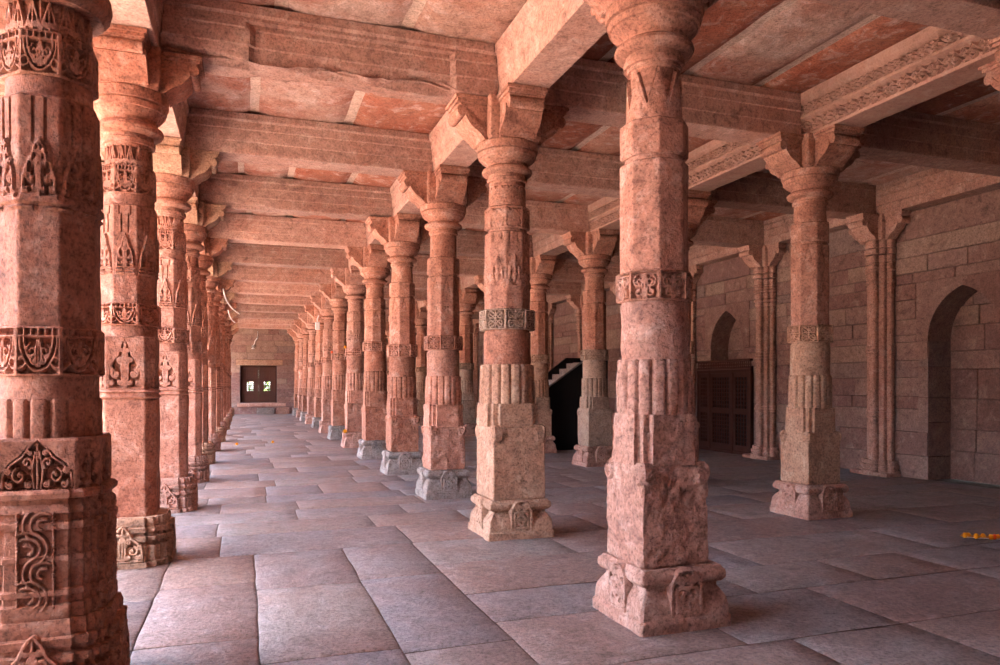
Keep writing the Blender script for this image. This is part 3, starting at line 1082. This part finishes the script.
def beam_mesh(L, seed, erode=0.0, carved=False, recess=None, ends=False):
    """beam along +y from 0 to L, centred on x, underside at ZB"""
    h = ZC - ZB
    half = [(0, 0), (.122, 0), (.128, .008), (.128, .30 * h), (.140, .32 * h), (.140, .60 * h), (.150, .62 * h), (.150, .80 * h), (.170, .84 * h), (.170, 1.0 * h)]
    if carved:
        half = [(0, 0), (.122, 0), (.128, .008), (.128, .06 * h), (.128, .40 * h), (.150, .43 * h), (.150, .48 * h), (.146, .50 * h), (.146, .78 * h), (.165, .82 * h), (.172, .84 * h), (.172, 1.0 * h)]
    # subdivide wide spans so the stone can be a little uneven
    pr = []
    for p, q in zip(half[:-1], half[1:]):
        n = 6 if math.dist(p, q) > .05 else 1
        if carved and math.dist(p, q) > .05 and p[0] > .1:
            n = 14
        pr += [(p[0] + (q[0] - p[0]) * i / n, p[1] + (q[1] - p[1]) * i / n) for i in range(n)]
    pr.append(half[-1])
    pr = np.array(pr)
    ring = np.concatenate([pr[1:], (pr * [-1, 1])[:0:-1]])
    nl = max(8, int(L / (.008 if carved else .035)))
    ys = np.linspace(0, L, nl)
    P = np.stack([np.repeat(ring[None, :, 0], nl, 0), np.repeat(ys[:, None], len(ring), 1), ZB + np.repeat(ring[None, :, 1], nl, 0)], -1)
    if ends:      # stop against the stepped faces of the two long beams
        wz = np.interp((P[..., 2] - ZB) / h, [0, .30, .32, .60, .62, .80, .84, 1], [.128, .128, .140, .140, .150, .150, .170, .170]) + .007
        P[..., 1] = wz + P[..., 1] / L * (L - 2 * wz)
    nrm = np.sign(P[..., 0]) * (np.abs(P[..., 0]) > .1)
    d = .0028 * fbm(P + seed * 1.7, 7, seed, 4)
    zz = (P[..., 2] - ZB) / h
    if carved:
        for z0, z1, dep in ((.07, .39, .024), (.51, .77, .022)):
            inb = (zz > z0) & (zz < z1)
            hh = (z1 - z0) * h
            cx = ((P[..., 1] / (hh * 1.1)) % 1.0) - .5
            cy = (zz - z0) / (z1 - z0) - .5
            r = np.hypot(cx, cy)
            an = np.arctan2(cy, cx)
            pat = (np.cos(6 * an) * .10 + .30 - r) * (r - .10)
            pat2 = (np.abs(np.abs(cx) + np.abs(cy) - .62) < .05)
            on = (pat > 0) | pat2 | (r < .06)
            d = d + np.where(inb & ~on, -dep, 0)
    low = np.clip(1 - zz / .3, 0, 1)
    if erode:
        c = np.clip(fbm(P + seed, 3.2, seed + 3, 5) + .2, 0, 1)
        P[..., 2] += erode * low * c * (np.abs(P[..., 0]) > .05)
        d = d - erode * .6 * c * low
    if recess:
        y0, y1 = recess
        inb = (P[..., 1] > y0) & (P[..., 1] < y1) & (zz > .02) & (zz < .74)
        d = d - .028 * inb
    P[..., 0] += d * nrm
    P[..., 2] += np.where(nrm == 0, .5 * d, 0) * (zz < .5)
    m = MB()
    m.grid(P, True, True, True)
    return m

def beam(name, axis, x, y, L, seed, label, group, mat=BEAM, **kw):
    m = beam_mesh(L, seed, **kw)
    o = m.obj(name, mat, None, (x, y, 0))
    if axis == 'x':
        o.rotation_euler.z = -math.pi / 2
    tag(o, label, 'beam', group, 'thing')
    return o

BAYS = [(XZ, XA, 'outer aisle on the left', 'left outer aisle'), (XA, XB, 'main aisle', 'main aisle'), (XB, XC, 'dim middle aisle', 'middle aisle'), (XC, XD + .1, 'dark aisle beside the wall', 'wall aisle')]
for b, (x0, x1, where, short) in enumerate(BAYS):
    for k, y in enumerate(YR):
        if b == 0 and k < 1:
            continue
        i = k if b else k - 1
        lab = '%s sandstone crossbeam from the front over the %s' % (ORD[i], where)
        kw = {}
        if b == 1 and k == 1:
            lab = 'broad worn crossbeam with recessed panel and broken lower edge, over the main aisle'
            kw = dict(erode=.07, recess=(.62, 1.85))
        elif b == 1 and k == 3:
            kw = dict(erode=.03)
        beam('stone_crossbeam', 'x', x0, y, (x1 if b < 3 else XD + .06) - x0, 100 + b * 20 + k, lab, 'crossbeams over the ' + short, ends=True, **kw)
ROWS = [(XZ, 'courtyard columns', ' on the far left'), (XA, 'left columns of the main aisle', ''), (XB, 'right columns of the main aisle', ''), (XC, 'columns in the dim hall', ''), (XD + .06, 'wall pilasters', '')]
for r, (x, who, ex) in enumerate(ROWS):
    ys = ([.9] + YR if r in (1, 2, 3) else YR) + [YEND]
    for k in range(len(ys) - 1):
        if r in (0,) and k < 1:
            continue
        kind = 'rosette carved beam' if r == 3 and k < 4 else 'stepped beam'
        i = k if r != 0 else k - 1
        beam('stone_lintel_beam', 'y', x, ys[k], ys[k + 1] - ys[k], 300 + r * 20 + k,
             '%s, %s from the front over the %s' % (kind, ORD[i], who), 'beams over the ' + who, mat=CARVED if r == 3 and k < 4 else BEAM, carved=(r == 3 and k < 4))

# ------------------------------------------------------------------ columns
A1 = tag(column_front((XA - .02, YR[0], 0)), 'richly carved dark red column cut by the left edge, nearest of all', 'column', 'columns at the left of the main aisle', 'thing')
A2 = tag(column_carved((XA - .04, YR[1], 0), dict(seed=61, sb=.153, m=RED, m_base=TAN, m_shaft=RED, hb=.24)),
         'red column with carved crests and tan scrolled base, directly behind the nearest left column', 'column', 'columns at the left of the main aisle', 'thing')
A3 = tag(column_carved((XA - .005, YR[2], 0), dict(seed=71, sb=.152, m=PINK, m_base=ROSE, m_shaft=PINK, m_brk=TAN, hb=.225)),
         'pink carved column, third of the left row, with a yellowish bracket', 'column', 'columns at the left of the main aisle', 'thing')

B1 = tag(column_plain((XB, YR[0], 0), dict(seed=3, sb=.157, hb=.217, m_base=ROSE, m_block=ROSE, m_band=PINK, m_shaft=PINK, rough=.007, nsc=16, kd=44, kn=70, chunk=.016, bchunk=.014, dx=-.018, ux=-.028, br=-.012, band=st_band,
         z=(.68, .88, 1.11, 1.34, 1.355, 1.48, 1.95), panel=None, leaf=f_leaf_tabs)),
         'rough pink column with an eroded block and pale base, nearest of the right row', 'column', 'columns at the right of the main aisle', 'thing')
B2 = tag(column_plain((XB, YR[1] + .02, 0), dict(seed=5, sb=.182, hb=.232, ux=-.022, m_base=TAN, m_block=TAN, m_round=RED, m_band=BUFF, m_shaft=PINK, rough=.003,
         z=(.74, .88, 1.14, 1.355, 1.37, 1.507, 2.025), panel=f_panel, upper=carve(st_band, .05, .014, .03), leaf=carve(st_band, .06, .014, .03))),
         'column with big tan block, red drum and pale carved band in the right row', 'column', 'columns at the right of the main aisle', 'thing')
B3 = tag(column_plain((XB, YR[2], 0), dict(seed=7, sb=.160, hb=.217, m_base=GREY, m_block=PINK, m_band=PINK, m_shaft=PINK, rough=.005, nsc=14, kd=30, kn=40, chunk=.012,
         z=(.64, .83, 1.085, 1.30, 1.318, 1.446, 1.98), band=st_petals)),
         'pink column standing on a grey diamond panel base, third in the right row', 'column', 'columns at the right of the main aisle', 'thing')
B4 = tag(column_plain((XB, YR[3], 0), dict(seed=9, sb=.160, hb=.217, m_base=GREY, m_block=RED, m_band=PINK, m_shaft=PINK, rough=.006, nsc=14, kd=30, kn=40, chunk=.014,
         z=(.66, .86, 1.10, 1.31, 1.325, 1.47, 2.0), band=st_band)),
         'reddish column with a rough red block on a grey base, fourth in the right row', 'column', 'columns at the right of the main aisle', 'thing')
B5 = column_plain((XB, YR[4], 0), dict(seed=11, sb=.158, hb=.215, m_base=GREY, m_block=RED, m_band=PINK, m_shaft=PINK, rough=.006, nsc=14, chunk=.012,
         z=(.72, .92, 1.20, 1.46, 1.475, 1.605, 2.03), band=st_band, bd=14, bn=10))
B6 = column_plain((XB, YR[5], 0), dict(seed=13, sb=.155, hb=.212, m_base=ROSE, m_block=PINK, m_band=PINK, m_shaft=ROSE, rough=.005, nsc=14, chunk=.012,
         z=(.72, .92, 1.20, 1.46, 1.475, 1.605, 2.03), band=st_petals, panel=f_panel, upper=carve(st_band, .05, .014, .03), bd=14, bn=10))
C1 = tag(column_plain((XC, 4.60, 0), dict(seed=15, sb=.153, hb=.215, m_base=ROSE, m_block=TAN, m_band=TAN, m_shaft=PINK, rough=.003,
         ct=2.65, z=(.65, .83, 1.08, 1.315, 1.33, 1.46, 2.08))),
         'salmon column with a tan lower half standing alone at the right before the wall', 'column', 'columns of the dim hall', 'thing')
C2 = tag(column_plain((XC, YR[3], 0), dict(seed=17, sb=.158, hb=.215, m_base=ROSE, m_block=BUFF, m_band=BUFF, m_shaft=PINK, rough=.003,
         z=(.72, .86, 1.09, 1.30, 1.315, 1.447, 2.02))),
         'column with a smooth grey block on a pink base in front of the black stair', 'column', 'columns of the dim hall', 'thing')

def place(src, x, y, label, group):
    c = copy_tree(src)
    c.location = (x * S, y * S, 0)
    tag(c, label, 'column', group, 'thing')
    return c

for k in range(3, 13):
    place(A3 if k % 2 else A2, XA + random.uniform(-.02, .02), YR[k], 'red carved column, %s of the left row receding toward the shuttered window' % ORD[k], 'columns at the left of the main aisle')
for k in range(4, 13):
    lab = 'pink column, %s of the right row receding toward the shuttered window' % ORD[k]
    if k == 4:
        B5.location = (XB * S, YR[k] * S, 0); tag(B5, lab, 'column', 'columns at the right of the main aisle', 'thing')
    elif k == 5:
        B6.location = (XB * S, YR[k] * S, 0); tag(B6, 'pink column with a marigold on its base, sixth of the right row', 'column', 'columns at the right of the main aisle', 'thing')
    else:
        place((B5, B6, B5, B6)[k % 4], XB + random.uniform(-.015, .015), YR[k], lab, 'columns at the right of the main aisle')
for k in (0, 2, 4, 5, 6, 7, 8, 9, 10, 11, 12):
    lab = 'column in the dim hall, %s of its row counted from the front' % ORD[k]
    if k == 0:
        lab = 'bracketed column mostly outside the right edge, only its scroll bracket showing'
    if k == 2:
        lab = 'shaded column in the dim hall hidden behind the nearest rough pink column'
    place((C1, C2, B3, B4)[k % 4 if k % 4 in (0, 1) else (2 if k % 3 else 1)], XC if k else 4.24, YR[k], lab, 'columns of the dim hall')
for k in range(2, 13):
    place(A3 if k % 2 else B5, XZ, YR[k], 'courtyard-side column, %s of the outermost left row' % ORD[k - 2], 'columns by the courtyard')

P0 = pilaster((WALL - .036, YR[2] - .07, 0), ROSE, 81)
tag(P0, 'ribbed wall pilaster between the large open niche and the plain wall', 'pilaster', 'ribbed pilasters on the right wall', 'thing')
for k in range(3, 13):
    c = copy_tree(P0)
    c.location = ((WALL - .036) * S, YR[k] * S, 0)
    lab = 'ribbed wall pilaster just right of the lattice screen' if k == 3 else '%s ribbed wall pilaster deeper along the right wall' % ORD[k - 3]
    tag(c, lab, 'pilaster', 'ribbed pilasters on the right wall', 'thing')

# ------------------------------------------------------------------ lattice screen at the right wall
def lattice(mb, y0, y1, z0, z1, x, t, ny, nz, bar):
    for i in range(ny + 1):
        y = y0 + (y1 - y0) * i / ny
        mb.box(x, y - bar / 2, z0, x + t, y + bar / 2, z1)
    for i in range(nz + 1):
        z = z0 + (z1 - z0) * i / nz
        mb.box(x + .001, y0, z - bar / 2, x + t - .001, y1, z + bar / 2)
    # small diagonal fillets make the openings roundish
    for i in range(ny):
        for j in range(nz):
            cy, cz = y0 + (y1 - y0) * (i + .5) / ny, z0 + (z1 - z0) * (j + .5) / nz
            hy, hz = (y1 - y0) / ny / 2, (z1 - z0) / nz / 2
            for sy in (-1, 1):
                for sz in (-1, 1):
                    mb.prism([(cy + sy * hy, cz + sz * hz), (cy + sy * hy * .35, cz + sz * hz), (cy + sy * hy, cz + sz * hz * .35)], 'x', x + .002, x + t - .002)

SY0, SY1, SZ = 8.62, 9.92, 1.38
scr = tag(empty('lattice_screen', (WALL - .04, (SY0 + SY1) / 2, 0)), 'dark wooden lattice screen with a baluster cresting below the pointed niche', 'screen')
cy = (SY0 + SY1) / 2
mb = MB()
for y in (SY0, SY0 + .40, SY0 + .96, SY1 - .04):
    mb.box(-.035, y - cy, 0, .02, y + .045 - cy, SZ - .14, .004)
for z in (0, SZ - .20, SZ - .155):
    mb.box(-.03, SY0 - cy, z, .018, SY1 - cy, z + .05, .004)
mb.obj('frame', WOOD, scr)
mb = MB()
mb.box(-.045, SY0 - cy, SZ - .03, .015, SY1 - cy, SZ, .006)
mb.box(-.045, SY0 - cy, SZ - .15, .015, SY1 - cy, SZ - .125, .006)
n = 30
for i in range(n):
    y = SY0 + .02 + (SY1 - SY0 - .04) * i / (n - 1) - cy
    mb.tube([(-.02, y, SZ - .127), (-.02, y, SZ - .10), (-.02, y, SZ - .08), (-.02, y, SZ - .05), (-.02, y, SZ - .028)], [.014, .008, .015, .008, .014], 8)
mb.obj('baluster_cresting', WOOD2, scr)
for (a, b) in ((SY0 + .05, SY0 + .40), (SY0 + .45, SY0 + .96), (SY0 + 1.01, SY1 - .04)):
    lm = MB()
    mid = .63
    lm.box(-.022, a - cy, .05, .012, a + .045 - cy, SZ - .2)
    lm.box(-.022, b - .045 - cy, .05, .012, b - cy, SZ - .2)
    for z in (.05, mid - .04, SZ - .25):
        lm.box(-.0215, a - cy, z, .0115, b - cy, z + (.07 if z > .3 else .08))
    nn = max(4, int((b - a - .09) / .055))
    lattice(lm, a + .045 - cy, b - .045 - cy, .13, mid - .04, -.016, .02, nn, 8, .016)
    lattice(lm, a + .045 - cy, b - .045 - cy, mid + .03, SZ - .25, -.016, .02, nn, 8, .016)
    lm.obj('lattice_leaf', WOOD, scr)
mb = MB()
mb.box(.016, SY0 + .01 - cy, .02, .03, SY1 - .01 - cy, SZ - .2)  # black sheet: shade of the recess behind the lattice put in as colour
mb.obj('recess_shade_board', BLACK, scr)

# ------------------------------------------------------------------ dark stair (pulpit) behind the second hall column
st = tag(empty('pulpit_stair', (4.62, 10.45, 0)), 'black sided pulpit stair rising toward the wall behind the grey block column', 'stair')
n = 7
run, rise, x0, z0 = .125, .0885, -.42, .738
top = []
for i in range(n):
    top += [(x0 + run * i, z0 + rise * (i + 1)), (x0 + run * (i + 1), z0 + rise * (i + 1))]
xe = x0 + run * n
zt = z0 + rise * n
xp = xe + .35
mb = MB()
mb.prism([(x0, 0), (x0, z0)] + top + [(xp, zt), (xp, 0)], 'y', .02, .55)
mb.obj('steps', GREY, st)
mb = MB()
mb.prism([(x0 - .01, 0), (x0 - .01, z0 + .075), (xe, zt + .06), (xp, zt + .06), (xp, 0)], 'y', -.02, .018)  # near-black side below the sloping edge
mb.obj('side_panel', BLACK, st)
mb = MB()
mb.prism([(x0 - .02, z0 + .07), (x0 - .02, z0 + .095), (xe, zt + .085), (xp, zt + .085), (xp, zt + .06), (xe, zt + .06)], 'y', -.03, .017)
mb.obj('edge_moulding', GREY, st)
mb = MB()
ra, rb = x0 + .02, .326
za, zb_ = .874, 1.42
mb.prism([(ra, z0 - .1), (ra, za), (rb, zb_), (xe, zb_), (xp, zb_), (xp, zt + .02), (xe, zt + .02)], 'y', .515, .53)
mb.prism([(ra, za), (ra, za + .03), (rb, zb_ + .03), (xp, zb_ + .03), (xp, zb_), (rb, zb_)], 'y', .50, .545)
mb.obj('balustrade', BLACK, st)

# ------------------------------------------------------------------ end wall: shutters, lintel, sill, step stones
wnd = tag(empty('window_1', (0, YEND, 0)), kind='structure')
lm = MB()
lm.box(DX0 - .138, -.03, DZ1, DX1 + .198, .3, DZ1 + .198, .01)
lm.obj('lintel', TAN, wnd)
lm = MB()
lm.box(DX0 - .10, -.035, DZ0 - .13, DX1 + .298, .35, DZ0 - .003, .01)
lm.obj('sill', ROSE, wnd)
YS = .17
sh_label = {0: 'left leaf', 1: 'right leaf'}
lm = MB()
for a in ((DX0, DX0 + .05), (DX1 - .05, DX1)):
    lm.box(a[0] + .001, YS - .03, DZ0, a[1] - .001, YS + .04, DZ1 - .003, .004)
lm.box(DX0 + .05, YS - .03, DZ1 - .06, DX1 - .05, YS + .04, DZ1 - .003, .004)
lm.obj('window_frame', WOOD, wnd)
mid = (DX0 + DX1) / 2
for a, b in ((DX0 + .046, mid - .0008), (mid + .0008, DX1 - .046)):
    sm = MB()
    w = b - a
    pane = (a + w * .30, b - w * .30, DZ0 + .42, DZ0 + .74)
    # leaf as stiles and rails round the open lattice
    sm.box(a, YS - .01, DZ0, pane[0], YS + .02, DZ1 - .055, .001)
    sm.box(pane[1], YS - .01, DZ0, b, YS + .02, DZ1 - .055, .001)
    sm.box(pane[0], YS - .009, DZ0, pane[1], YS + .019, pane[2], 0)
    sm.box(pane[0], YS - .009, pane[3], pane[1], YS + .019, DZ1 - .055, 0)
    for z in (DZ0 + .03, DZ0 + .34, DZ0 + .78, DZ1 - .12):
        sm.box(a + .01, YS - .028, z, b - .01, YS - .008, z + .045, .004)
    for x in (a + .015, a + w * .27, b - w * .27 - .03, b - .045):
        sm.box(x, YS - .024, DZ0 + .03, x + .03, YS - .008, DZ1 - .08, .004)
    for i in range(1, 6):
        x = a + .03 + (w - .06) * i / 6
        sm.box(x - .008, YS - .018, DZ0 + .83, x + .008, YS - .008, DZ1 - .13)
        sm.box(x - .008, YS - .018, DZ0 + .08, x + .008, YS - .008, DZ0 + .34)
    leaf = sm.obj('shutter', WOOD2, wnd)
    gm = MB()
    for i in range(1, 4):
        x = pane[0] + (pane[1] - pane[0]) * i / 4
        gm.box(x - .013, YS - .002, pane[2], x + .013, YS + .012, pane[3])
    for i in range(1, 5):
        z = pane[2] + (pane[3] - pane[2]) * i / 5
        gm.box(pane[0], YS - .001, z - .013, pane[1], YS + .011, z + .013)
    gm.obj('shutter_grille', WOOD2, leaf)
random.seed(77)
# leafy shrubs outside, seen through the grilles
mb = MB()
mb.box(-8, YEND + .46, -.2, 10, YEND + 14, -.03)
tag(mb.obj('outer_ground', COURT), kind='structure')
mb = MB()
for i in range(2600):
    p = Vector((random.uniform(-1.2, 2.6), YEND + 1.8 + random.gauss(0, .2), random.uniform(0, 1.9)))
    a, b = random.uniform(0, 6.28), random.uniform(-.8, .8)
    t = Vector((math.cos(a), math.sin(a) * .6, b)).normalized() * .10
    q = t.cross(Vector((0, 0, 1))).normalized() * .035
    mb.add([p, p + t * .9 + q * 2, p + t * 1.8, p + t * .9 - q * 2], [(0, 1, 2, 3)])
mb.tube([(.45, YEND + 1.6, -.05), (.46, YEND + 1.6, .5), (.4, YEND + 1.65, 1.1)], [.05, .04, .02])
tag(mb.obj('leafy_shrub', LEAF, smooth=False), 'green shrub outside, seen through the grilles of the shuttered window', 'shrub')

def rough_block(name, x0, y0, x1, y1, z1, mat, seed, label, cat):
    mb = MB()
    nx = 10
    o = outline('sq', 10)
    zs = np.linspace(0, z1, 8)
    cx, cy, hx, hy = (x0 + x1) / 2, (y0 + y1) / 2, (x1 - x0) / 2, (y1 - y0) / 2
    sc = np.array([.97, 1, 1, 1, 1, 1, .99, .95])
    P = np.stack([cx + hx * sc[:, None] * o['xy'][None, :, 0], cy + hy * sc[:, None] * o['xy'][None, :, 1], np.repeat(zs[:, None], len(o['u']), 1)], -1)
    P[..., :2] += (.008 * fbm(P, 6, seed))[..., None] * o['n'][None]
    mb.grid(P, True, True, True)
    return tag(mb.obj(name, mat), label, cat)
rough_block('step_stone', .38, YEND - .34, .95, YEND - .04, .22, GREY, 5, 'low grey step stone under the shuttered window', 'step')
rough_block('stone_ledge', 1.0, YEND - .24, 1.46, YEND - .04, .25, ROSE, 6, 'low stone ledge beside the step under the shuttered window', 'ledge')

# ------------------------------------------------------------------ small things
def cable(name, pts, rad, mat, label, cat):
    mb = MB()
    pts = [Vector(p) for p in pts]
    fine = []
    for i in range(len(pts) - 1):
        p0, p1, p2, p3 = pts[max(i - 1, 0)], pts[i], pts[i + 1], pts[min(i + 2, len(pts) - 1)]
        for k in range(6):
            t = k / 6
            fine.append(.5 * ((2 * p1) + (p2 - p0) * t + (2 * p0 - 5 * p1 + 4 * p2 - p3) * t * t + (3 * p1 - p0 - 3 * p2 + p3) * t ** 3))
    fine.append(pts[-1])
    mb.tube(fine, rad, 6)
    return tag(mb.obj(name, mat), label, cat)

lampo = tag(empty('hanging_lamp', (.4, YEND - .03, ZB)), 'pale lamp hanging on a bent pipe above the shuttered window', 'lamp')
mb = MB()
mb.tube([(0, 0, 0), (.0, 0, -.22), (-.04, 0, -.28), (-.08, 0, -.33), (-.10, 0, -.42), (-.14, 0, -.50)], .016, 8)
mb.obj('bent_pipe', WHITE, lampo)
mb = MB()
mb.tube([(-.14, 0, -.50), (-.15, 0, -.53), (-.15, 0, -.60), (-.15, 0, -.62)], [.03, .055, .06, .03], 12)
mb.obj('lamp_head', WHITE, lampo)
x = XA + .22
cable('loose_cable', [(x, 13.9, 2.72), (x + .02, 13.95, 2.60), (x + .07, 14.2, 2.50), (x + .16, 14.6, 2.42), (x + .26, 15.2, 2.40)], .012, WHITE, 'white cable drooping from the brackets of the left row', 'cable')
cable('loose_cable', [(x, 17.6, 2.70), (x + .03, 17.65, 2.58), (x + .08, 17.9, 2.50), (x + .14, 18.2, 2.47)], .012, WHITE, 'short white cable further back along the left row brackets', 'cable')

fx = tag(empty('light_fixture', (XB - .235, YR[7] - .02, 2.28)), 'small white light box fixed to a column of the right row', 'lamp')
mb = MB()
mb.box(-.07, -.05, -.10, .02, .05, .06, .01)
mb.obj('housing', WHITE, fx)
mb = MB()
mb.tube([(-.03, 0, .05), (-.03, 0, .12), (.0, 0, .20)], .014, 6)
mb.obj('arm', WHITE, fx)

def blossom_mb(r=.028, seed=0):
    rnd = random.Random(seed)
    m = MB()
    for ring, (n, rr, zz, tilt) in enumerate(((11, 1.0, .25, .25), (10, .8, .45, .6), (8, .55, .62, 1.0), (5, .28, .75, 1.3))):
        for k in range(n):
            a = 2 * math.pi * (k + .5 * (ring % 2)) / n + rnd.uniform(-.1, .1)
            c, s = math.cos(a), math.sin(a)
            L, w = r * rr, r * .30
            up = math.sin(tilt) * r * .5
            pts = [(.15 * L, 0, zz * r * .8), (.7 * L, -w, zz * r + up * .5), (L, -w * .6, zz * r + up + rnd.uniform(0, .1) * r), (L * 1.04, w * .5, zz * r + up), (.72 * L, w, zz * r + up * .55)]
            m.add([(x * c - y * s, x * s + y * c, z) for x, y, z in pts], [(0, 1, 2, 3, 4)])
    m.tube([(0, 0, 0), (0, 0, r * .3), (0, 0, r * .7)], [r * .35, r * .5, r * .2], 8)
    return m

def marigold(loc, label, mat=MARI, r=.03, seed=1):
    return tag(blossom_mb(r, seed).obj('marigold', mat, None, loc, smooth=False), label, 'flower')
marigold((-.136, 13.1, -.004), 'yellow marigold on the aisle floor, left of the pair', r=.035, seed=3)
marigold((.45, 13.36, -.004), 'yellow marigold on the aisle floor, right of the pair', r=.035, seed=4)
marigold((XB - .19, YR[5] - .17, .235), 'orange marigold lying on the base ledge of the sixth right row column', r=.05, seed=5)
marigold((XB - .165, YR[5] - .0, 1.603), 'orange marigold tucked on top of the carved band of a right row column', r=.035, seed=6)
marigold((XB - .165, YR[6] - .0, 1.603), 'red marigold on the carved band of the next column back', MARIR, r=.035, seed=7)
gl = tag(empty('marigold_garland', (4.46, 3.55, 0)), 'short string of orange marigolds lying on the dim floor at the right', 'garland')
for i in range(9):
    t = i / 8
    if i == 3:
        continue
    bl = blossom_mb(.026, 20 + i).obj('blossom', MARI if i != 6 else MARIR, gl, (t * .17, -t * .14 + .012 * math.sin(i * 2.1), .002), smooth=False)
mb = MB()
mb.tube([(0, .0, .008), (.06, -.05, .006), (.12, -.10, .008), (.18, -.15, .006), (.215, -.165, .012), (.235, -.16, .03)], .004, 6)
mb.obj('white_thread', WHITE, gl)
